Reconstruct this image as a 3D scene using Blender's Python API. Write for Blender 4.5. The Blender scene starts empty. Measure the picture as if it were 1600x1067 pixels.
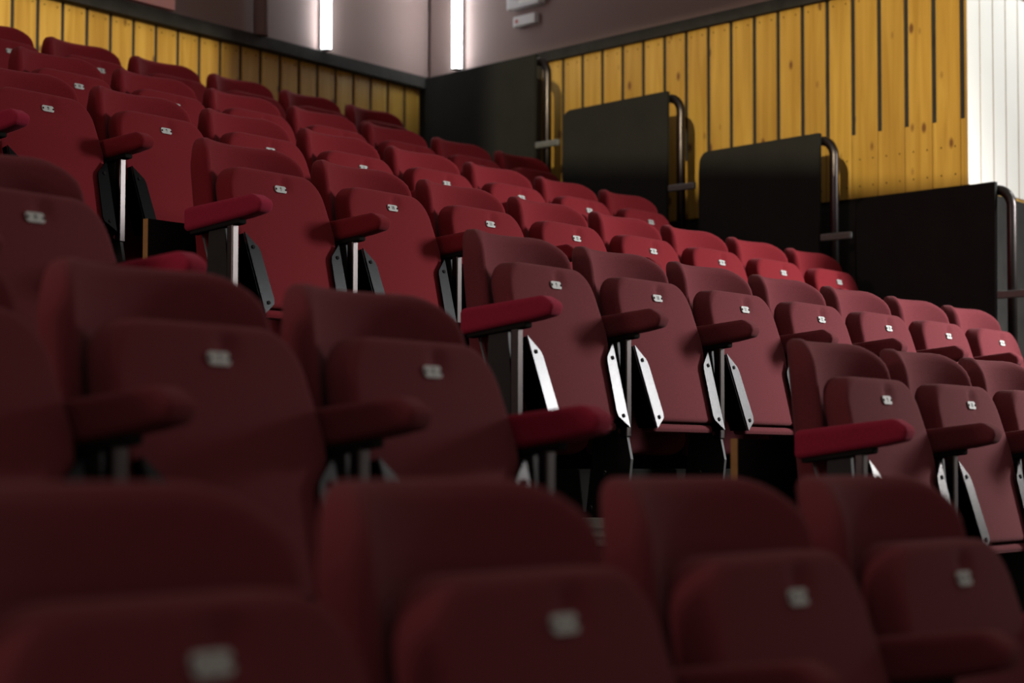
import bpy, bmesh, math, random
from mathutils import Vector, Matrix
random.seed(7)
PI = math.pi
SC = bpy.context.scene
C = SC.collection
ZC = 1.192                                   # camera height above the room floor

# ------------------------------------------------------------------ camera
cam_d = bpy.data.cameras.new('camera'); cam = bpy.data.objects.new('camera', cam_d); C.objects.link(cam)
r_ = Vector((0.5478532, -0.8365716, 0.0021849)); u_ = Vector((-0.0474953, -0.0284960, 0.9984649)); w_ = Vector((0.8352252, 0.5471160, 0.0553449))
M = Matrix.Identity(4)
for i in range(3):
    M[i][0] = r_[i]; M[i][1] = u_[i]; M[i][2] = -w_[i]
M[2][3] = ZC
cam.matrix_world = M
cam_d.sensor_width = 36.0; cam_d.lens = 3421.79 / 1600 * 36.0
cam_d.clip_start = 0.05; cam_d.clip_end = 60
cam_d.dof.use_dof = True; cam_d.dof.focus_distance = 6.2; cam_d.dof.aperture_fstop = 3.7
SC.camera = cam

# ------------------------------------------------------------------ world, lights, exposure
wd = bpy.data.worlds.new('world'); SC.world = wd; wd.use_nodes = True
wd.node_tree.nodes['Background'].inputs[0].default_value = (1.0, 0.86, 0.78, 1)
wd.node_tree.nodes['Background'].inputs[1].default_value = 0.26
SC.view_settings.view_transform = 'Standard'; SC.view_settings.look = 'None'
SC.view_settings.exposure = 0.0; SC.view_settings.gamma = 1.0; SC.view_settings.use_curve_mapping = False

def light(name, kind, loc, energy, color, target=None, **kw):
    d = bpy.data.lights.new(name, kind); o = bpy.data.objects.new(name, d); C.objects.link(o)
    o.location = loc; d.energy = energy; d.color = color
    for k, v in kw.items(): setattr(d, k, v)
    if target is not None:
        o.rotation_euler = (Vector(target) - Vector(loc)).to_track_quat('-Z', 'Y').to_euler()
    return o
# bright work light standing beyond the side barrier, out of frame to the right
light('side_light', 'SPOT', (8.55, 0.40, ZC + 1.80), 1180, (0.98, 0.98, 1.0), target=(7.4, 2.5, ZC + 0.1), shadow_soft_size=0.5, spot_size=math.radians(88), spot_blend=1.0)
light('side_light', 'SPOT', (8.95, 0.1, ZC + 1.5), 560, (1.0, 0.95, 0.93), target=(5.5, 1.8, ZC + 0.1), shadow_soft_size=0.4, spot_size=math.radians(40), spot_blend=1.0)  # added fill spot, brightens the front two rows
# lamp over the exit passage to the right, lighting the return wall
light('passage_light', 'SPOT', (9.5, 1.9, ZC + 2.9), 190, (0.93, 0.98, 1.0), target=(9.3, 3.3, ZC + 1.9), shadow_soft_size=0.15, spot_size=math.radians(80), spot_blend=0.5)
# added unseen spot lighting the timber side wall, cut by an added plate
LP = Vector((0.6, 1.6, ZC + 2.6))
light('added_wall_spot', 'SPOT', LP, 2800, (1.0, 0.88, 0.60), target=(8.9, 4.7, ZC + 1.5), shadow_soft_size=0.004, spot_size=math.radians(50), spot_blend=0.1)
LP2 = Vector((1.6, -0.3, ZC + 3.2))
light('added_wall_spot', 'SPOT', LP2, 3800, (1.0, 0.90, 0.68), target=(6.6, 6.9, ZC + 1.8), shadow_soft_size=0.004, spot_size=math.radians(50), spot_blend=0.1)  # second added spot, lights only the left part of the back wall
# soft fill added at the left to brighten left-facing sides of the seats
light('left_fill_light', 'AREA', (-1.0, 3.9, ZC + 1.5), 46, (1.0, 0.70, 0.66), target=(5.0, 3.6, ZC + 0.3), size=0.6)

# ------------------------------------------------------------------ materials
def mat(name, base, rough=0.8, metal=0.0, noise=None, spec=0.5, sheen=0.0, sheen_tint=None, bump=None, bump_str=0.2, emis=None, emis_str=0):
    m = bpy.data.materials.new(name); m.use_nodes = True; nt = m.node_tree; b = nt.nodes['Principled BSDF']
    b.inputs['Base Color'].default_value = (*base, 1); b.inputs['Roughness'].default_value = rough
    b.inputs['Metallic'].default_value = metal; b.inputs['Specular IOR Level'].default_value = spec
    if sheen:
        b.inputs['Sheen Weight'].default_value = sheen; b.inputs['Sheen Roughness'].default_value = 0.4
        b.inputs['Sheen Tint'].default_value = (*(sheen_tint or (1, 1, 1)), 1)
    tc = nt.nodes.new('ShaderNodeTexCoord')
    if noise:
        sc, amt = noise
        n = nt.nodes.new('ShaderNodeTexNoise'); n.inputs['Scale'].default_value = sc; n.inputs['Detail'].default_value = 4
        nt.links.new(tc.outputs['Object'], n.inputs['Vector'])
        mx = nt.nodes.new('ShaderNodeMix'); mx.data_type = 'RGBA'
        mx.inputs['A'].default_value = (*[c * (1 - amt) for c in base], 1)
        mx.inputs['B'].default_value = (*[min(1, c * (1 + amt)) for c in base], 1)
        nt.links.new(n.outputs['Fac'], mx.inputs['Factor']); nt.links.new(mx.outputs['Result'], b.inputs['Base Color'])
    if bump:
        n2 = nt.nodes.new('ShaderNodeTexNoise'); n2.inputs['Scale'].default_value = bump; n2.inputs['Detail'].default_value = 2
        nt.links.new(tc.outputs['Object'], n2.inputs['Vector'])
        bp = nt.nodes.new('ShaderNodeBump'); bp.inputs['Strength'].default_value = bump_str; bp.inputs['Distance'].default_value = 0.001
        nt.links.new(n2.outputs['Fac'], bp.inputs['Height']); nt.links.new(bp.outputs['Normal'], b.inputs['Normal'])
    if emis:
        b.inputs['Emission Color'].default_value = (*emis, 1); b.inputs['Emission Strength'].default_value = emis_str
    return m

M_WOOL_COOL = mat('seat_wool_cool_lit', (0.126, 0.0255, 0.030), 0.95, spec=0.08, noise=(260, 0.28), sheen=0.06, sheen_tint=(1.0, 0.6, 0.6), bump=900, bump_str=0.5)  # front rows: cool light put into the tone of the common seat wool
M_WOOL_WARM = mat('seat_wool_warm_lit', (0.155, 0.012, 0.016), 0.95, spec=0.10, noise=(260, 0.22), sheen=0.13, sheen_tint=(1.0, 0.35, 0.40), bump=900, bump_str=0.5)  # rear rows: same wool, warm light put into its redder tone
M_ARM_LIT = mat('armrest_wool_lit', (0.255, 0.017, 0.038), 0.95, spec=0.10, noise=(260, 0.22), sheen=0.13, sheen_tint=(1.0, 0.35, 0.45), bump=900, bump_str=0.5)  # armrest wool with a red brightened to stand in for light
M_BLACK = mat('black_steel', (0.014, 0.0135, 0.012), 0.6, spec=0.25, noise=(30, 0.3))
M_PLASTIC = mat('black_plastic', (0.016, 0.0152, 0.014), 0.9, spec=0.0, noise=(40, 0.2))
M_STEEL = mat('brushed_steel', (0.0062, 0.0066, 0.0068), 0.27, metal=1.0, noise=(120, 0.12), bump=300, bump_str=0.15)
M_BAR = mat('bar_steel', (0.20, 0.205, 0.20), 0.5, metal=0.6, noise=(60, 0.1))
M_TUBE = mat('tube_steel', (0.065, 0.057, 0.055), 0.34, metal=1.0, noise=(60, 0.2))
M_PLATE = mat('enamel_white', (0.42, 0.43, 0.40), 0.6, spec=0.2, noise=(80, 0.08))
M_INK = mat('ink', (0.03, 0.035, 0.03), 0.6, noise=(50, 0.1))
M_SCREW = mat('screw_dark', (0.012, 0.010, 0.010), 0.8, spec=0.05, noise=(50, 0.2))
M_BOLT = mat('bolt_zinc', (0.75, 0.76, 0.78), 0.2, metal=1.0, noise=(90, 0.1))
M_FABRIC_BLACK = mat('black_panel_cloth', (0.017, 0.017, 0.0155), 0.9, spec=0.15, noise=(9, 0.25))
M_CARPET = mat('dark_carpet', (0.016, 0.015, 0.0135), 0.97, spec=0.1, noise=(70, 0.4), bump=400, bump_str=0.5)
M_GREY = mat('grey_aluminium', (0.75, 0.75, 0.69), 0.5, metal=0.0, noise=(30, 0.15))
M_PLASTER = mat('mauve_plaster', (0.21, 0.142, 0.128), 0.9, noise=(2.2, 0.10), bump=60, bump_str=0.15)
M_TRIM = mat('black_trim', (0.028, 0.026, 0.023), 0.8, spec=0.2, noise=(14, 0.5))
M_PINK = mat('pink_board', (0.90, 0.44, 0.42), 0.8, noise=(6, 0.12))
M_WHITE = mat('white_casing', (0.55, 0.54, 0.54), 0.5, noise=(12, 0.05))
M_PLY = mat('plywood_edge', (0.30, 0.15, 0.035), 0.7, noise=(40, 0.25))
M_AMBER = mat('amber_timber', (0.72, 0.42, 0.10), 0.7, noise=(30, 0.1))
M_LAMP = mat('lamp_tube', (0.9, 0.95, 1.0), 0.5, emis=(0.90, 0.97, 1.0), emis_str=24)
M_REDSPOT = mat('red_mark', (0.35, 0.06, 0.05), 0.6, noise=(20, 0.1))

def pine():
    m = bpy.data.materials.new('pine_boards'); m.use_nodes = True; nt = m.node_tree; N = nt.nodes; L = nt.links
    b = N['Principled BSDF']; b.inputs['Roughness'].default_value = 0.55; b.inputs['Specular IOR Level'].default_value = 0.3
    uv = N.new('ShaderNodeUVMap'); uv.uv_map = 'board'
    # long grain
    mp = N.new('ShaderNodeMapping'); mp.inputs['Scale'].default_value = (26, 1.6, 1); L.new(uv.outputs['UV'], mp.inputs['Vector'])
    n1 = N.new('ShaderNodeTexNoise'); n1.inputs['Scale'].default_value = 1.0; n1.inputs['Detail'].default_value = 5; n1.inputs['Distortion'].default_value = 0.8
    L.new(mp.outputs['Vector'], n1.inputs['Vector'])
    r1 = N.new('ShaderNodeValToRGB'); r1.color_ramp.elements[0].position = 0.30; r1.color_ramp.elements[1].position = 0.72
    r1.color_ramp.elements[0].color = (0.395, 0.222, 0.034, 1); r1.color_ramp.elements[1].color = (0.53, 0.330, 0.066, 1)
    L.new(n1.outputs['Fac'], r1.inputs['Fac'])
    # board to board tone
    n0 = N.new('ShaderNodeTexNoise'); n0.inputs['Scale'].default_value = 1.0; n0.inputs['Detail'].default_value = 1
    mp0 = N.new('ShaderNodeMapping'); mp0.inputs['Scale'].default_value = (2.3, 0.9, 1); L.new(uv.outputs['UV'], mp0.inputs['Vector']); L.new(mp0.outputs['Vector'], n0.inputs['Vector'])
    r0 = N.new('ShaderNodeValToRGB'); r0.color_ramp.elements[0].position = 0.25; r0.color_ramp.elements[1].position = 0.75
    r0.color_ramp.elements[0].color = (0.78, 0.72, 0.66, 1); r0.color_ramp.elements[1].color = (1.08, 1.06, 1.04, 1)
    L.new(n0.outputs['Fac'], r0.inputs['Fac'])
    mm = N.new('ShaderNodeMix'); mm.data_type = 'RGBA'; mm.blend_type = 'MULTIPLY'; mm.inputs['Factor'].default_value = 1
    L.new(r1.outputs['Color'], mm.inputs['A']); L.new(r0.outputs['Color'], mm.inputs['B'])
    # knots: sparse cells of a stretched voronoi
    mpk = N.new('ShaderNodeMapping'); mpk.inputs['Scale'].default_value = (12.0, 6.5, 1); L.new(uv.outputs['UV'], mpk.inputs['Vector'])
    v = N.new('ShaderNodeTexVoronoi'); v.inputs['Scale'].default_value = 1.0; L.new(mpk.outputs['Vector'], v.inputs['Vector'])
    rk = N.new('ShaderNodeValToRGB'); rk.color_ramp.elements[0].position = 0.09; rk.color_ramp.elements[1].position = 0.19
    rk.color_ramp.elements[0].color = (1, 1, 1, 1); rk.color_ramp.elements[1].color = (0, 0, 0, 1); L.new(v.outputs['Distance'], rk.inputs['Fac'])
    sp = N.new('ShaderNodeSeparateColor'); L.new(v.outputs['Color'], sp.inputs['Color'])
    gt = N.new('ShaderNodeMath'); gt.operation = 'GREATER_THAN'; gt.inputs[1].default_value = 0.35; L.new(sp.outputs['Red'], gt.inputs[0])
    km = N.new('ShaderNodeMath'); km.operation = 'MULTIPLY'; L.new(rk.outputs['Color'], km.inputs[0]); L.new(gt.outputs['Value'], km.inputs[1])
    k2 = N.new('ShaderNodeMath'); k2.operation = 'MULTIPLY'; k2.inputs[1].default_value = 0.85; L.new(km.outputs['Value'], k2.inputs[0])
    mk = N.new('ShaderNodeMix'); mk.data_type = 'RGBA'; mk.inputs['B'].default_value = (0.10, 0.028, 0.012, 1)
    L.new(k2.outputs['Value'], mk.inputs['Factor']); L.new(mm.outputs['Result'], mk.inputs['A'])
    L.new(mk.outputs['Result'], b.inputs['Base Color'])
    bp = N.new('ShaderNodeBump'); bp.inputs['Strength'].default_value = 0.15; bp.inputs['Distance'].default_value = 0.002
    L.new(n1.outputs['Fac'], bp.inputs['Height']); L.new(bp.outputs['Normal'], b.inputs['Normal'])
    return m
M_PINE = pine()
M_PALE = mat('pale_painted_boards', (0.80, 0.77, 0.70), 0.6, noise=(5, 0.06), bump=30, bump_str=0.1)

# ------------------------------------------------------------------ mesh helpers
def link(name, me, mats, parent=None, smooth=False):
    for m in (mats if isinstance(mats, (list, tuple)) else [mats]): me.materials.append(m)
    if smooth:
        for p in me.polygons: p.use_smooth = True
    o = bpy.data.objects.new(name, me); C.objects.link(o)
    if parent is not None: o.parent = parent
    return o
def bm_obj(name, bm, mats, parent=None, smooth=False):
    bmesh.ops.recalc_face_normals(bm, faces=bm.faces)
    me = bpy.data.meshes.new(name); bm.to_mesh(me); bm.free()
    return link(name, me, mats, parent, smooth)
def add_box(bm, x0, x1, y0, y1, z0, z1, bev=0.0, mi=0, mtx=None):
    vs = [bm.verts.new((x, y, z)) for x in (x0, x1) for y in (y0, y1) for z in (z0, z1)]
    idx = [(0, 1, 3, 2), (4, 6, 7, 5), (0, 4, 5, 1), (2, 3, 7, 6), (0, 2, 6, 4), (1, 5, 7, 3)]
    fs = [bm.faces.new([vs[i] for i in f]) for f in idx]
    for f in fs: f.material_index = mi
    if bev > 0:
        es = list({e for f in fs for e in f.edges})
        res = bmesh.ops.bevel(bm, geom=es, offset=bev, segments=2, profile=0.5, affect='EDGES', material=-1)
        vs = list({v for f in res['faces'] for v in f.verts} | {v for v in vs if v.is_valid})
    if mtx is not None: bmesh.ops.transform(bm, matrix=mtx, verts=[v for v in vs if v.is_valid])
    return vs
def add_tube(bm, pts, r, seg=14, cap=True, mi=0):
    pts = [Vector(p) for p in pts]; rings = []
    ref = None
    for i, p in enumerate(pts):
        t = ((pts[min(i + 1, len(pts) - 1)] - pts[max(i - 1, 0)])).normalized()
        if ref is None: ref = Vector((0, 0, 1)) if abs(t.z) < 0.9 else Vector((1, 0, 0))
        a = (ref - t * ref.dot(t)).normalized(); b = t.cross(a); ref = a
        rings.append([bm.verts.new(p + (a * math.cos(2 * PI * k / seg) + b * math.sin(2 * PI * k / seg)) * r) for k in range(seg)])
    for i in range(len(rings) - 1):
        for k in range(seg):
            f = bm.faces.new([rings[i][k], rings[i][(k + 1) % seg], rings[i + 1][(k + 1) % seg], rings[i + 1][k]]); f.smooth = True; f.material_index = mi
    if cap:
        for rg in (rings[0], rings[-1]):
            f = bm.faces.new(rg if rg is rings[0] else rg[::-1]); f.material_index = mi
def add_disc(bm, c, ax, r, h, seg=14, mi=0):
    c = Vector(c); add_tube(bm, [c, c + Vector(ax).normalized() * h], r, seg, True, mi)
def rounded_poly(corners, seg=7):
    """corners: (x, y, radius) anticlockwise -> smooth outline"""
    out = []; n = len(corners)
    for i in range(n):
        p = Vector(corners[i][:2]); a = Vector(corners[i - 1][:2]); b = Vector(corners[(i + 1) % n][:2]); r = corners[i][2]
        da = (a - p).normalized(); db = (b - p).normalized()
        if r <= 0: out.append(p); continue
        ang = da.angle(db); t = r / math.tan(ang / 2)
        t = min(t, (a - p).length * 0.49, (b - p).length * 0.49); rr = t * math.tan(ang / 2)
        c = p + (da + db).normalized() * (rr / math.sin(ang / 2))
        s = p + da * t - c; e = p + db * t - c
        a0 = math.atan2(s.y, s.x); a1 = math.atan2(e.y, e.x); d = (a1 - a0 + PI) % (2 * PI) - PI
        for k in range(seg + 1):
            th = a0 + d * k / seg; out.append(c + Vector((math.cos(th), math.sin(th))) * rr)
    return out
def densify(poly, step):
    out = []
    for i, p in enumerate(poly):
        q = poly[(i + 1) % len(poly)]; n = max(1, int((q - p).length / step))
        for k in range(n): out.append(p.lerp(q, k / n))
    return out
def pillow(name, corners, front, back, rf, rb, mat_, parent, place, seg=7, step=0.02, rings=7):
    """upholstered pad: outline in (a, b), depth given by front(a,b) and back(a,b); place(a, b, d) -> xyz"""
    P = densify(rounded_poly(corners, seg), step); n = len(P)
    nor = []
    for i in range(n):
        t = (P[(i + 1) % n] - P[i - 1]).normalized(); nor.append(Vector((-t.y, t.x)))      # inward for anticlockwise
    cen = sum(P, Vector((0, 0))) / n
    bm = bmesh.new(); levels = []
    def ring(inset_r, ang, fn, sgn):
        ins = inset_r * (1 - math.sin(ang)) if inset_r else 0
        dep = inset_r * (1 - math.cos(ang)) if inset_r else 0
        vs = []
        for i in range(n):
            q = P[i] + nor[i] * ins; vs.append(bm.verts.new(place(q.x, q.y, fn(q.x, q.y) + sgn * dep)))
        return vs
    K = 5
    def face_cap(r, fn, sgn):
        base = [P[i] + nor[i] * r for i in range(n)]; out = []
        for k in range(1, rings):
            s = 1 - k / rings
            out.append([bm.verts.new(place(*(lambda q: (q.x, q.y, fn(q.x, q.y)))(cen + (base[i] - cen) * s))) for i in range(n)])
        c = bm.verts.new(place(cen.x, cen.y, fn(cen.x, cen.y)))
        return out, c
    F = [ring(rf, PI / 2 * (1 - k / K), front, +1) for k in range(K + 1)]       # silhouette .. front face
    # ang = pi/2 -> inset 0, depth rf ; ang = 0 -> inset rf, depth 0
    B = [ring(rb, PI / 2 * (1 - k / K), back, -1) for k in range(K + 1)]
    fi, fc = face_cap(rf, front, 1); bi, bc = face_cap(rb, back, -1)
    seq = list(reversed([*B, *bi])) + F + fi
    for a, b in zip(seq, seq[1:]):
        for i in range(n):
            j = (i + 1) % n; bm.faces.new([a[i], a[j], b[j], b[i]])
    for i in range(n):
        j = (i + 1) % n; bm.faces.new([seq[-1][i], seq[-1][j], fc]); bm.faces.new([seq[0][j], seq[0][i], bc])
    return bm_obj(name, bm, mat_, parent, True)

def thing(name, label, cat, loc=(0, 0, 0), rotz=0, group=None):
    o = bpy.data.objects.new(name, None); C.objects.link(o); o.location = loc; o.rotation_euler = (0, 0, rotz)
    o.empty_display_size = 0.1
    o['label'] = label; o['category'] = cat
    if group: o['group'] = group
    return o
def struct(o): o['kind'] = 'structure'; return o
def dup(root, loc, label):
    r = root.copy(); C.objects.link(r); r.location = loc; r['label'] = label
    for ch in list(root.children):
        c = ch.copy(); C.objects.link(c); c.parent = r
        for g in ch.children:
            d = g.copy(); C.objects.link(d); d.parent = c
    return r

# ------------------------------------------------------------------ layout of the raked seating
PITCH = 0.5; ROW = 0.86101; RISE = 0.29072; Y0 = 1.09413; XR = 4.48998; XL = XR - 1.73212
FLOOR0 = ZC - 0.15114 - 0.75                 # floor height of the front row
def row_y(r): return Y0 + r * ROW
def row_z(r): return FLOOR0 + r * RISE

# stepped floor: one tier per row, with half steps in the aisle
bm = bmesh.new()
add_box(bm, -6, 13, -6, Y0 - 0.60 - ROW, -0.2, 0.0)
for r in range(-1, 7):
    y0 = row_y(r) - 0.60; y1 = y0 + ROW if r < 6 else 7.0
    add_box(bm, -6, 7.335 + 0.268 * y0 + 0.12, y0, y1, -0.2, row_z(r))
    if r >= 0:
        add_box(bm, XL + 0.36, XR - 0.36, y0 - 0.28, y0 + 0.01, -0.2, row_z(r) - RISE / 2)
struct(bm_obj('floor', bm, M_CARPET))

# ------------------------------------------------------------------ walls
A18 = math.radians(18); WX = 7.41; YB = 6.887
def wall_mtx():                               # local x = along the side wall (towards the back), local y = into the room, z up
    e = Vector((math.sin(A18), math.cos(A18), 0)); n = Vector((-math.cos(A18), math.sin(A18), 0))
    m = Matrix.Identity(4)
    for i in range(3): m[i][0] = e[i]; m[i][1] = n[i]; m[i][2] = (0, 0, 1)[i]
    m[0][3] = WX; return m
WM = wall_mtx(); INV = 1 / math.cos(A18)
TOP = ZC + 2.028; BOT = ZC + 1.142; NOTCH = ZC + 1.418; TRIMT = ZC + 2.083; CEIL = ZC + 4.6

def boards(name, items, mtx, uvo=0, m=None):
    """items: (x0, x1, y0, y1, z0, z1, nails)"""
    bm = bmesh.new(); uvl = bm.loops.layers.uv.new('board')
    for k, (x0, x1, y0, y1, z0, z1, nails) in enumerate(items):
        nf = len(bm.faces); add_box(bm, x0, x1, y0, y1, z0, z1, 0.0015); bm.faces.ensure_lookup_table()
        ox = (k + uvo) * 3.37 + random.random(); oy = random.random() * 7
        for f in bm.faces[nf:]:
            for l in f.loops:
                c = l.vert.co; l[uvl].uv = (c.x - x0 + ox + (c.y - y1) * 0.5, c.z - z0 + oy)
        for (nx, nz) in nails:
            nf = len(bm.faces); add_disc(bm, (nx, y1 - 0.0005, nz), (0, 1, 0), 0.0038, 0.0012, 8, 1)
    bmesh.ops.transform(bm, matrix=mtx, verts=bm.verts)
    return struct(bm_obj(name, bm, [m or M_PINE, M_SCREW]))

# side wall on the right: boards with black gaps above, closed joints below
S0 = 3.493; P = 0.150; GAP = 0.026
items = []
s = 3.518 - 0.009
items.append((S0, s, 0.0, 0.007, BOT, TOP, []))
items.append((s, s + GAP - 0.005, 0.0, 0.007, BOT, NOTCH, []))
k = 0
while s < 7.1:
    a = s + GAP; b = s + P
    nails = [(a + 0.025, TOP - 0.03), (b - 0.025, TOP - 0.03)]
    if k < 8: nails += [(x, z) for x in (a + 0.025, b - 0.025) for z in (BOT + 0.05, NOTCH - 0.11)]
    items.append((a, b, 0.0, 0.007, BOT, TOP, nails))
    s += P; k += 1
    items.append((s, s + GAP - 0.005, 0.0, 0.0066, BOT, NOTCH, []))
items = [i for i in items if i[0] < 7.08]
boards('wall_right', items, WM)
bm = bmesh.new(); add_box(bm, S0 + 0.045, 7.22, -0.06, -0.001, BOT - 0.02, TOP + 0.02); add_box(bm, S0 + 0.004, S0 + 0.0451, -0.011, -0.001, BOT - 0.02, TOP + 0.02); bmesh.ops.transform(bm, matrix=WM, verts=bm.verts)
struct(bm_obj('wall_right_backing', bm, M_TRIM))
bm = bmesh.new(); add_box(bm, S0 + 0.045, 7.2, -0.12, 0.004, -0.1, BOT - 0.021); bmesh.ops.transform(bm, matrix=WM, verts=bm.verts)
struct(bm_obj('wall_right_lower', bm, M_TRIM))
bm = bmesh.new(); add_box(bm, S0 + 0.045, 7.2, -0.12, -0.002, TRIMT, CEIL); bmesh.ops.transform(bm, matrix=WM, verts=bm.verts)
struct(bm_obj('wall_right_upper', bm, M_PLASTER))
bm = bmesh.new(); add_box(bm, S0 - 0.02, 7.185, -0.1, 0.034, TOP, TRIMT, 0.003); bmesh.ops.transform(bm, matrix=WM, verts=bm.verts)
struct(bm_obj('trim_1', bm, M_TRIM))

# return wall towards the right, facing the stage
cx = WX + S0 * math.sin(A18); cy = S0 * math.cos(A18)
RM = Matrix.Translation((cx, cy, 0)) @ Matrix.Rotation(PI, 4, 'Z')      # local +y faces the stage, local x runs left
items = []; x = 0.0; gx = 8.61 - cx
edge = [0.0] + [gx + 0.148 * i for i in range(14)]
for i, (a, b) in enumerate(zip(edge, edge[1:])):
    items.append((-b + 0.005, -a - (0.005 if i else -0.018), 0.0, 0.004, BOT, TOP, []))
boards('wall_right_return', items, RM, 40, M_PALE)
bm = bmesh.new(); uvl = bm.loops.layers.uv.new('board'); add_box(bm, cx + 0.012, cx + 2.1, cy + 0.002, cy + 0.010, BOT - 0.01, TOP + 0.02)
struct(bm_obj('wall_right_return_backing', bm, M_AMBER))
bm = bmesh.new(); add_box(bm, cx + 0.045, cx + 2.1, cy + 0.001, cy + 0.1, -0.1, BOT - 0.012)
struct(bm_obj('wall_right_return_lower', bm, M_TRIM))
bm = bmesh.new(); add_box(bm, cx + 0.045, cx + 2.1, cy + 0.002, cy + 0.1, TRIMT, CEIL)
struct(bm_obj('wall_right_return_upper', bm, M_PLASTER))
bm = bmesh.new(); add_box(bm, cx - 0.015, cx + 2.1, cy - 0.03, cy + 0.1, TOP, TRIMT, 0.003)
struct(bm_obj('trim_2', bm, M_WHITE))

# added unseen plate whose window keeps a spot on one wall
def gate(LP, tg, quad, label):
    tg = Vector(tg); ax = (tg - LP).normalized(); rt = ax.cross(Vector((0, 0, 1))).normalized(); up = rt.cross(ax); D = 0.5
    hole = []
    for q in quad:
        v = Vector(q) - LP; v = v * (D / v.dot(ax)); hole.append((v.dot(rt), v.dot(up)))
    R_ = 0.30; outer = [(-R_, -R_), (-R_, R_), (R_, R_), (R_, -R_)]
    bm = bmesh.new()
    P3 = lambda p, d: LP + ax * d + rt * p[0] + up * p[1]
    lay = [[bm.verts.new(P3(p, d)) for p in q] for d in (D, D + 0.003) for q in (outer, hole)]
    for i in range(4):
        j = (i + 1) % 4
        bm.faces.new([lay[0][i], lay[0][j], lay[1][j], lay[1][i]]); bm.faces.new([lay[2][j], lay[2][i], lay[3][i], lay[3][j]])
        bm.faces.new([lay[0][j], lay[0][i], lay[2][i], lay[2][j]]); bm.faces.new([lay[1][i], lay[1][j], lay[3][j], lay[3][i]])
    # added hood blocking spill between the spot and the plate
    back = [(-0.06, -0.06), (-0.06, 0.06), (0.06, 0.06), (0.06, -0.06)]
    a = [bm.verts.new(P3(p, -0.05)) for p in back]; b = [bm.verts.new(P3(p, D)) for p in outer]
    for i in range(4):
        j = (i + 1) % 4; bm.faces.new([a[i], a[j], b[j], b[i]])
    bm.faces.new(a[::-1])
    t = thing('wall_spot_shaper', label, 'light blocker')
    bm_obj('hood', bm, M_PLASTIC, t)
    bm = bmesh.new(); add_tube(bm, [LP + Vector((0, 0, 0.05)), LP + Vector((0, 0, 1.6))], 0.02, 10); bm_obj('hanging_rod', bm, M_BLACK, t)
gate(LP, (8.9, 4.7, ZC + 1.5), [(WX + math.tan(A18) * y, y, ZC + z) for y, z in ((6.28, 1.40), (6.28, 2.065), (3.30, 2.065), (3.30, 1.135))],
     'added unseen black hood and plate shaping a spot onto the side wall')
gate(LP2, (6.6, 6.9, ZC + 1.8), [(x, YB, ZC + z) for x, z in ((4.6, 1.66), (4.6, 2.03), (7.97, 2.03), (7.97, 1.66))],
     'added unseen black hood and plate shaping a spot onto the back wall')
# back wall
xe = WX + math.tan(A18) * YB + 0.02
BM_ = Matrix.Translation((0, YB, 0)) @ Matrix.Rotation(PI, 4, 'Z')      # local +y faces the seats, local x = -world x
BT = ZC + 2.018; BB = ZC + 0.9
items = []; g = 9.445 + 0.15
while g > 1.0:
    a = g - P + 0.012; b = min(g - 0.012, xe)
    items.append((-b, -a, 0.0, 0.007, BB, BT, [(-b + 0.024, BT - 0.028), (-a - 0.024, BT - 0.028)]))
    g -= P
boards('wall_back', items, BM_, 80)
bm = bmesh.new(); add_box(bm, 0.9, xe + 0.1, YB + 0.001, YB + 0.1, -0.1, TRIMT); struct(bm_obj('wall_back_backing', bm, M_TRIM))
bm = bmesh.new(); add_box(bm, 0.9, xe + 0.1, YB - 0.012, YB + 0.1, TRIMT, CEIL)
struct(bm_obj('wall_back_upper', bm, M_PLASTER))
bm = bmesh.new(); add_box(bm, 0.9, xe, YB - 0.055, YB, BT, TRIMT, 0.004); struct(bm_obj('trim_3', bm, M_TRIM))

bm = bmesh.new(); add_tube(bm, [(8.185, YB - 0.055, TRIMT - 0.002), (8.185, YB - 0.055, CEIL)], 0.036, 20)
o = bm_obj('pipe', bm, M_PLASTER); o['label'] = 'mauve vertical pipe on the back wall left of the lit tube lamp'; o['category'] = 'pipe'
# pink board on the back wall
bm = bmesh.new(); add_box(bm, 6.55, 7.58, YB - 0.045, YB - 0.015, ZC + 2.098, ZC + 2.9, 0.003)
o = bm_obj('notice_board', bm, M_PINK); o['label'] = 'pink rectangular board on the upper back wall above the timber boards'; o['category'] = 'board'

# black panel closing the rear corner of the side wall
t = thing('wall_panel', 'matt black upright panel filling the rear corner beside the right-hand timber wall', 'panel', (0, 0, 0))
bm = bmesh.new(); add_box(bm, 6.235, 7.18, 0.012, 0.055, row_z(6), TRIMT - 0.008, 0.003); bmesh.ops.transform(bm, matrix=WM, verts=bm.verts)
bm_obj('panel', bm, M_FABRIC_BLACK, t)
bm = bmesh.new(); add_box(bm, 6.215, 6.234, 0.022, 0.058, row_z(6), TOP - 0.004, 0.003); bmesh.ops.transform(bm, matrix=WM, verts=bm.verts)
bm_obj('edge_strip', bm, M_TRIM, t)

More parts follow.
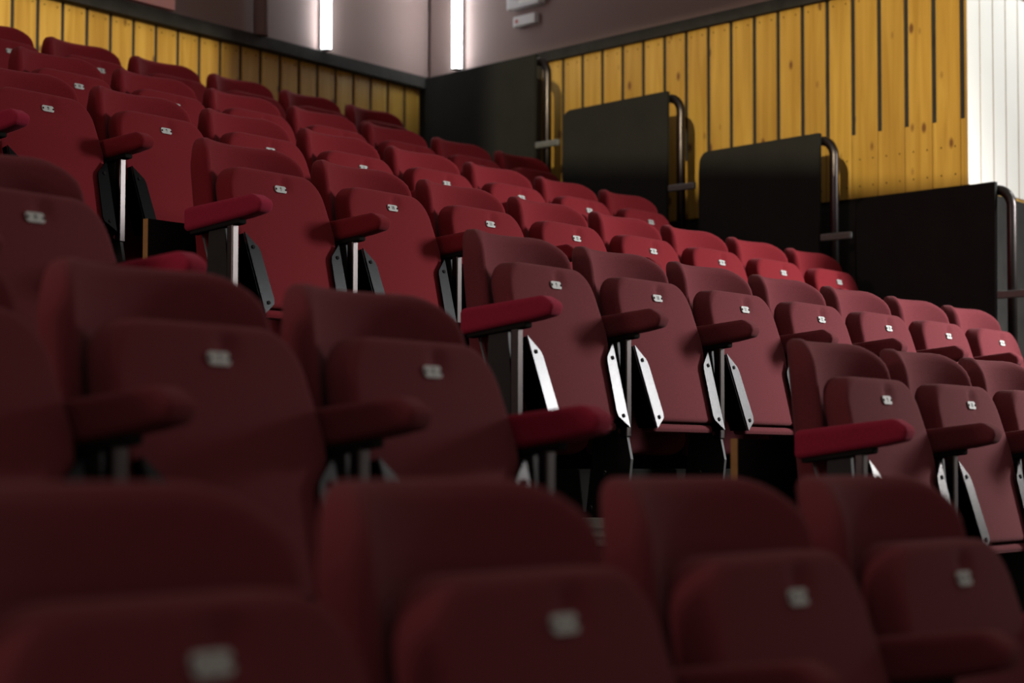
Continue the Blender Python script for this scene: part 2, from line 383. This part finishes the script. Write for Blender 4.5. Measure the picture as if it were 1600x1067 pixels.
# tube lamps
def tube_lamp(label, mtx, z0, z1):
    t = thing('tube_lamp', label, 'lamp', (0, 0, 0), 0, 'vertical tube lamps on the upper walls')
    bm = bmesh.new(); add_tube(bm, [(0, 0.046, z0 + 0.01), (0, 0.046, z1 - 0.02)], 0.020, 16); bmesh.ops.transform(bm, matrix=mtx, verts=bm.verts)
    bm_obj('tube', bm, M_LAMP, t)
    bm = bmesh.new(); add_box(bm, -0.016, 0.016, 0.003, 0.020, z0, z1, 0.003); bmesh.ops.transform(bm, matrix=mtx, verts=bm.verts)
    bm_obj('housing', bm, M_WHITE, t)
    for zz in (z0, z1 - 0.009):
        bm = bmesh.new(); add_box(bm, -0.021, 0.021, 0.020, 0.068, zz, zz + 0.009, 0.002); bmesh.ops.transform(bm, matrix=mtx, verts=bm.verts)
        bm_obj('end_cap', bm, M_WHITE, t)
    return t
LB = Matrix.Translation((8.705, YB - 0.012, 0)) @ Matrix.Rotation(PI, 4, 'Z')
tube_lamp('lit white tube lamp on the back wall, left of the room corner', LB, TRIMT + 0.004, TRIMT + 1.25)
LS = WM @ Matrix.Translation((6.908, 0, 0))
tube_lamp('lit white tube lamp on the right-hand wall, right of the room corner', LS, TRIMT + 0.004, TRIMT + 1.25)

# emergency light box and small sign on the side wall
t = thing('emergency_light', 'white boxy emergency light high on the right-hand wall beside the tube lamp', 'light')
bm = bmesh.new(); add_box(bm, 6.215, 6.475, 0.0, 0.05, ZC + 2.335, ZC + 2.46, 0.008); bmesh.ops.transform(bm, matrix=WM, verts=bm.verts)
bm_obj('casing', bm, M_WHITE, t)
bm = bmesh.new(); add_box(bm, 6.245, 6.37, 0.050, 0.053, ZC + 2.355, ZC + 2.44, 0.002); bmesh.ops.transform(bm, matrix=WM, verts=bm.verts)
bm_obj('window', bm, M_GREY, t)
t = thing('wall_sign', 'small white box sign with a red mark below the emergency light', 'sign')
bm = bmesh.new(); add_box(bm, 6.265, 6.440, 0.0, 0.035, ZC + 2.243, ZC + 2.297, 0.006); bmesh.ops.transform(bm, matrix=WM, verts=bm.verts)
bm_obj('casing', bm, M_WHITE, t)
bm = bmesh.new(); add_disc(bm, (6.408, 0.034, ZC + 2.270), (0, 1, 0), 0.012, 0.0025, 14); bmesh.ops.transform(bm, matrix=WM, verts=bm.verts)
bm_obj('red_mark', bm, M_REDSPOT, t)

# ------------------------------------------------------------------ guard rails at the row ends
A15 = math.radians(15)
def gm(y, z):
    e = Vector((math.sin(A15), math.cos(A15), 0)); n = Vector((-math.cos(A15), math.sin(A15), 0))
    m = Matrix.Identity(4)
    for i in range(3): m[i][0] = e[i]; m[i][1] = n[i]; m[i][2] = (0, 0, 1)[i]
    m[0][3] = 7.335 + math.tan(A15) * y; m[1][3] = y; m[2][3] = z
    return m
LEN = 0.67 / math.cos(A15); GH = 1.104 - (row_z(3) - ZC)
def guard(k, label):
    y = 3.09 + ROW * k; m = gm(y, row_z(3 + k))
    t = thing('guard_rail', label, 'railing', m.to_translation(), 0, 'guard rails stepping up at the row ends')
    t.matrix_world = m
    # black infill sheet, rounded at the rear top corner (local x along the wall, y into the room)
    P_ = rounded_poly([(0.012, 0.03, 0.0), (LEN, 0.03, 0.0), (LEN, GH - 0.012, 0.055), (0.0, GH, 0.004)], 8)
    bm = bmesh.new(); a = [bm.verts.new((p.x, 0.0, p.y)) for p in P_]; b = [bm.verts.new((p.x, -0.016, p.y)) for p in P_]
    bm.faces.new(a); bm.faces.new(b[::-1])
    for i in range(len(a)): bm.faces.new([a[i], a[(i + 1) % len(a)], b[(i + 1) % len(a)], b[i]])
    bm_obj('infill_panel', bm, M_FABRIC_BLACK, t)
    # bent tube frame behind it
    yy = -0.036; x0 = -0.052; x1 = LEN + 0.010; rr = 0.07; pts = [(x0, yy, 0.0)]
    for q in range(9):
        th = PI - PI / 2 * q / 8; pts.append((x0 + rr + rr * math.cos(th), yy, GH - 0.03 - rr + rr * math.sin(th)))
    for q in range(9):
        th = PI / 2 - PI / 2 * q / 8; pts.append((x1 - rr + rr * math.cos(th), yy, GH - 0.03 - rr + rr * math.sin(th)))
    pts.append((x1, yy, 0.0))
    bm = bmesh.new(); add_tube(bm, pts, 0.020, 16); bm_obj('tube_frame', bm, M_TUBE, t)
    bm = bmesh.new(); add_box(bm, -0.168, -0.006, -0.014, 0.004, 0.672, 0.702, 0.004)
    bm_obj('connecting_bar', bm, M_BAR, t)
    for q, xx in enumerate((x0, x1)):
        bm = bmesh.new(); add_box(bm, xx - 0.035, xx + 0.035, yy - 0.03, yy + 0.03, 0.0, 0.008, 0.002); bm_obj('foot_plate', bm, M_BLACK, t)
    return t
guard(0, 'black guard panel in tube frame, lowest of the fully visible ones')
guard(1, 'black guard panel in tube frame, middle one of the stepped panels by the timber wall')
guard(2, 'black guard panel in tube frame, small upper one with timber boards on both sides')
guard(3, 'black guard panel standing before the black rear corner panel, highest of all')
guard(-1, 'black guard panel at the right edge of the photo, ahead of the lowest full one')

# ------------------------------------------------------------------ the chair
def tilt(z): return (0.75 - z) * -0.28      # y of the folded seat's front face at height z (leans forward at the bottom)
def make_chair(fabric, label, group):
    t = thing('theatre_seat', label, 'theatre seat', (0, 0, 0), 0, group)
    # backrest: wraps round the sitter; outline (x, z)
    def bf(x, z): return 0.146 - 0.074 * min(1.0, (abs(x) / 0.195)) ** 2.0 + (z - 0.80) * 0.13
    def bb(x, z): return 0.200 - 0.067 * min(1.0, (abs(x) / 0.20)) ** 2.0 + (z - 0.80) * 0.09
    pillow('backrest', [(-0.205, 0.34, 0.05), (0.205, 0.34, 0.05), (0.217, 0.885, 0.092), (-0.217, 0.885, 0.092)], bf, bb, 0.024, 0.016,
           fabric, t, lambda a, b, d: (a, d, b), seg=8, step=0.022, rings=10)
    # folded seat; front = underside of the cushion
    def sf(x, z):
        d = math.exp(-(((x - 0.026) / 0.020) ** 2 + ((z - 0.766) / 0.018) ** 2)) * 0.012
        return tilt(z) + d + 0.006 * (x / 0.2) ** 2
    def sb(x, z): return tilt(z) + 0.070 + 0.01 * (1 - (x / 0.2) ** 2)
    pillow('seat', [(-0.165, 0.425, 0.02), (0.165, 0.425, 0.02), (0.212, 0.64, 0.08), (0.188, 0.799, 0.080), (-0.188, 0.799, 0.080), (-0.212, 0.64, 0.08)],
           sf, sb, 0.013, 0.028, fabric, t, lambda a, b, d: (a, d, b), seg=8, step=0.014, rings=16)
    # number plate
    bm = bmesh.new(); P_ = rounded_poly([(-0.0225, -0.0095, 0.006), (0.0225, -0.0095, 0.006), (0.0225, 0.0095, 0.006), (-0.0225, 0.0095, 0.006)], 4)
    a = [bm.verts.new((p.x, -0.0025, p.y)) for p in P_]; b = [bm.verts.new((p.x, 0.0, p.y)) for p in P_]
    bm.faces.new(a[::-1]); bm.faces.new(b)
    for i in range(len(a)): bm.faces.new([a[i], a[(i + 1) % len(a)], b[(i + 1) % len(a)], b[i]])
    for sx in (-1, 1): add_disc(bm, (sx * 0.0195, -0.0022, 0), (0, -1, 0), 0.0030, 0.0012, 10, 1)
    np_ = bm_obj('number_plate', bm, [M_PLATE, M_SCREW], t); np_.location = (0, -0.0012, 0.75); np_.rotation_euler = (-math.atan(0.28), 0, 0)
    np_['label'] = 'white enamel number plate'
    # steel hinge brackets on both edges of the folded seat
    for sx in (-1, 1):
        bm = bmesh.new()
        P_ = [(0.181, 0.408), (0.196, 0.618), (0.153, 0.582), (0.148, 0.570), (0.134, 0.447), (0.138, 0.434)]
        y = lambda z, o: tilt(z) + o
        a = [bm.verts.new((sx * px, y(pz, -0.0095), pz)) for px, pz in P_]; b = [bm.verts.new((sx * px, y(pz, -0.006), pz)) for px, pz in P_]
        bm.faces.new(a); bm.faces.new(b[::-1])
        for i in range(len(a)): bm.faces.new([a[i], a[(i + 1) % len(a)], b[(i + 1) % len(a)], b[i]])
        # side flange
        q = [bm.verts.new(v) for v in ((sx * 0.1815, y(0.408, -0.006), 0.408), (sx * 0.1965, y(0.615, -0.006), 0.615), (sx * 0.1965, y(0.60, 0.045), 0.60), (sx * 0.1815, y(0.408, 0.045), 0.408))]
        q2 = [bm.verts.new(v.co + Vector((sx * 0.004, 0, 0))) for v in q]
        bm.faces.new(q); bm.faces.new(q2[::-1])
        for i in range(4): bm.faces.new([q[i], q[(i + 1) % 4], q2[(i + 1) % 4], q2[i]])
        for pz, px in ((0.580, 0.176), (0.436, 0.161)): add_disc(bm, (sx * px, y(pz, -0.0095), pz), (0, -1, 0.28), 0.0052, 0.0025, 12, 1)
        o = bm_obj('hinge_bracket', bm, [M_STEEL, M_SCREW], t); o['label'] = 'bare steel bracket with two dark bolts'
    # piping tube under the seat edge and the dark pan
    bm = bmesh.new(); add_box(bm, -0.158, 0.158, tilt(0.42) + 0.010, tilt(0.42) + 0.05, 0.398, 0.420, 0.009); bm_obj('seat_roll', bm, fabric, t)
    side_parts(t, -1, fabric)
    return t
def side_parts(t, sx, pad):
    x = sx * 0.25
    # armrest pad: outline (y, z), depth across
    pillow('armrest', [(0.092, -0.132 + 0.75, 0.012), (0.092, 0.75 - 0.070, 0.014), (-0.135, 0.75 - 0.046, 0.025), (-0.168, 0.75 - 0.066, 0.018), (-0.158, 0.75 - 0.092, 0.016), (-0.110, 0.75 - 0.102, 0.03)],
           lambda a, b: -0.029, lambda a, b: 0.029, 0.012, 0.012, pad, t, lambda a, b, d: (x + d, a, b), seg=6, step=0.03, rings=4)
    bm = bmesh.new()
    add_box(bm, x - 0.016, x + 0.016, -0.085, 0.080, 0.617, 0.632, 0.004, mtx=Matrix.Translation((0, 0, 0)))
    for v in bm.verts: v.co.z += (0.08 - v.co.y) * 0.125 - 0.006
    bm_obj('armrest_base', bm, M_PLASTIC, t)
    # black side plate
    bm = bmesh.new(); P_ = [(-0.030, 0.635), (0.022, 0.63), (0.036, 0.40), (0.06, 0.20), (0.055, 0.004), (-0.035, 0.004), (-0.07, 0.33), (-0.045, 0.45)]
    a = [bm.verts.new((x - 0.006, py, pz)) for py, pz in P_]; b = [bm.verts.new((x + 0.006, py, pz)) for py, pz in P_]
    bm.faces.new(a); bm.faces.new(b[::-1])
    for i in range(len(a)): bm.faces.new([a[i], a[(i + 1) % len(a)], b[(i + 1) % len(a)], b[i]])
    bm_obj('side_plate', bm, M_BLACK, t)
    bm = bmesh.new(); add_box(bm, x - 0.0125, x + 0.0125, -0.062, -0.042, 0.385, 0.646, 0.003); bm_obj('support_tube', bm, M_TUBE, t)
    bm = bmesh.new(); add_tube(bm, [(x + 0.004, 0.014, 0.380), (x + 0.004, -0.020, 0.308)], 0.0085, 12); bm_obj('polished_rod', bm, M_STEEL, t)
    bm = bmesh.new(); add_tube(bm, [(x - sx * 0.026, 0.072, 0.622), (x - sx * 0.026, 0.004, 0.390)], 0.0035, 8); bm_obj('back_support', bm, M_BAR, t)
    # grey cast foot block with ridges
    bm = bmesh.new(); add_box(bm, x - 0.032, x + 0.032, -0.004, 0.060, 0.112, 0.183, 0.003)
    for zz in (0.134, 0.156): add_box(bm, x - 0.036, x + 0.036, -0.008, 0.064, zz, zz + 0.006, 0.001)
    bm_obj('foot_block', bm, M_GREY, t)
    bm = bmesh.new(); add_box(bm, x - 0.03, x + 0.03, -0.05, 0.07, 0.0, 0.012, 0.002); bm_obj('foot', bm, M_BLACK, t)
    bm = bmesh.new()
    for yy, zz in ((0.005, 0.296), (-0.024, 0.253), (0.046, 0.208), (-0.040, 0.40)): add_disc(bm, (x - 0.006, yy, zz), (-1, 0, 0), 0.0055, 0.004, 8)
    bm_obj('bolt', bm, M_BOLT, t)

ORD = ['front', 'second', 'third', 'fourth', 'fifth', 'sixth', 'rearmost']
NTH = ['first', 'second', 'third', 'fourth', 'fifth', 'sixth', 'seventh', 'eighth', 'ninth']
rows = {0: dict(L=(-3, 0)), 1: dict(L=(-2, 0), R=(0, 3)), 2: dict(L=(0, 0), R=(0, 6)), 3: dict(R=(0, 7)), 4: dict(R=(0, 7)), 5: dict(R=(2, 8)), 6: dict(R=(3, 8))}
number0 = {0: 9, 1: 9, 2: 9, 3: 9, 4: 8, 5: 8, 6: 6}
protos = {}
def plate_text(seat, num):
    cu = bpy.data.curves.new('number', 'FONT'); cu.body = str(num); cu.size = 0.0140; cu.align_x = 'CENTER'; cu.align_y = 'CENTER'; cu.extrude = 0.0003; cu.offset = 0.0004
    tmp = bpy.data.objects.new('tmp', cu); C.objects.link(tmp)
    dg = bpy.context.evaluated_depsgraph_get(); me = bpy.data.meshes.new_from_object(tmp.evaluated_get(dg)); bpy.data.objects.remove(tmp); bpy.data.curves.remove(cu)
    me.materials.clear()
    return me
TEXT = {}
for r in range(7):
    kind = 'maroon' if r <= 2 else 'red'; fab = M_WOOL_COOL if r <= 2 else M_WOOL_WARM  # two tones of one wool, painting the change of light
    for side in ('L', 'R'):
        if side not in rows[r]: continue
        n0, n1 = rows[r][side]
        for n in range(n0, n1 + 1):
            x = (XR if side == 'R' else XL) + n * PITCH; loc = (x, row_y(r), row_z(r))
            base = '%s folded theatre seat in the %s row' % (kind, ORD[r])
            if side == 'L': label = base + (', left of the aisle and next to it' if n == 0 else ', %s seat left of the aisle' % NTH[-n])
            elif r <= 4: label = base + (', right of the aisle and next to it' if n == 0 else ', %s seat right of the aisle' % NTH[n])
            else: label = base + ', %s from the left edge of the photo' % NTH[n - n0]
            if n == n1 and side == 'R' and r >= 2: label += ', last by the black guard panels'
            if len(label.split()) > 16: label = label.replace('folded theatre seat', 'seat').replace(', last by the black guard panels', ', last by the panels')
            if len(label.split()) > 16: label = label.replace(', last by the panels', '')
            grp = '%s folded theatre seats in raked rows' % kind
            if kind not in protos:
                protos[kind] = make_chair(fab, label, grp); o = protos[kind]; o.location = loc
                pure = o
            else:
                # strip the extra parts a previous block end may have added: copies only take the standard parts
                src = protos[kind]; o = src.copy(); C.objects.link(o); o.location = loc; o['label'] = label
                for ch in STD[kind]:
                    c = ch.copy(); C.objects.link(c); c.parent = o
                    if c.name.startswith('armrest') and 'base' not in c.name:
                        c.material_slots[0].link = 'DATA'
                        if 'label' in c: del c['label']
            if kind not in globals().setdefault('STD', {}): STD[kind] = list(o.children)
            # seat number
            num = number0[r] + n if side == 'R' else number0[r] - 1 + n
            if num not in TEXT: TEXT[num] = plate_text(o, num)
            pl = [c for c in o.children if c.name.startswith('number_plate')][0]
            tx = bpy.data.objects.new('seat_number', TEXT[num]); C.objects.link(tx); tx.parent = pl
            tx.location = (0, -0.0027, 0); tx.rotation_euler = (PI / 2, 0, 0)
            if not TEXT[num].materials: TEXT[num].materials.append(M_INK)
            if n == n0 and side == 'R' and r <= 4:              # aisle armrest coloured brighter, as if lit from the left
                ar = [c for c in o.children if c.name.startswith('armrest') and 'base' not in c.name][0]
                ar.material_slots[0].link = 'OBJECT'; ar.material_slots[0].material = M_ARM_LIT; ar['label'] = 'aisle armrest pad, its red brightened as if lit'
            # last seat of a block carries an armrest on its outer side too
            if n == n1 and (side == 'L' or r in (2, 4, 6)):
                if 'END' not in globals():
                    END = [c for c in o.children]; side_parts(o, 1, M_ARM_LIT); END = [c for c in o.children if c not in END]
                else:
                    for ch in END:
                        c = ch.copy(); C.objects.link(c); c.parent = o

# black board behind each run of seats, plywood showing at the aisle edge
def back_board(r, x0, x1, label):
    t = thing('back_board', label, 'board', (x0, row_y(r) + 0.143, row_z(r)), 0, 'boards behind the seat rows')
    bm = bmesh.new(); add_box(bm, 0.0, x1 - x0, 0.0, 0.017, 0.0, 0.664, 0.001); bm_obj('board', bm, M_PLY, t)
    bm = bmesh.new(); add_box(bm, 0.0008, x1 - x0, -0.0025, -0.0002, 0.0, 0.664, 0.0005); bm_obj('black_facing', bm, M_PLASTIC, t)
    return t
for r in range(1, 7):
    n1 = rows[r]['R'][1]
    # it sits behind the backrests, clear of them
    t = back_board(r, XR - 0.25, XR + n1 * PITCH + 0.22, 'black-faced plywood board behind the %s row, right of the aisle' % ORD[r])
    t.location.y += 0.095
for r in range(0, 3):
    t = back_board(r, XL - 5 * PITCH, XL + 0.25, 'black-faced plywood board behind the %s row, left of the aisle' % ORD[r])
    t.location.y += 0.095

# mounting beams carrying the seats
for r in range(0, 7):
    for side in ('L', 'R'):
        if side not in rows[r]: continue
        n0, n1 = rows[r][side]; xb = XR if side == 'R' else XL
        t = thing('mounting_beam', 'black steel beam under the %s row of seats, %s of the aisle' % (ORD[r], 'right' if side == 'R' else 'left'), 'beam', (xb + n0 * PITCH - 0.3, row_y(r), row_z(r)), 0, 'beams under the seat rows')
        ln = (n1 - n0) * PITCH + 0.6
        bm = bmesh.new(); add_box(bm, 0, ln, 0.068, 0.104, 0.195, 0.305, 0.004); bm_obj('beam', bm, M_PLASTIC, t)
        for xx in (0.06, ln - 0.06):
            bm = bmesh.new(); add_box(bm, xx - 0.02, xx + 0.02, 0.068, 0.104, 0.0, 0.195, 0.002); bm_obj('leg', bm, M_BLACK, t)
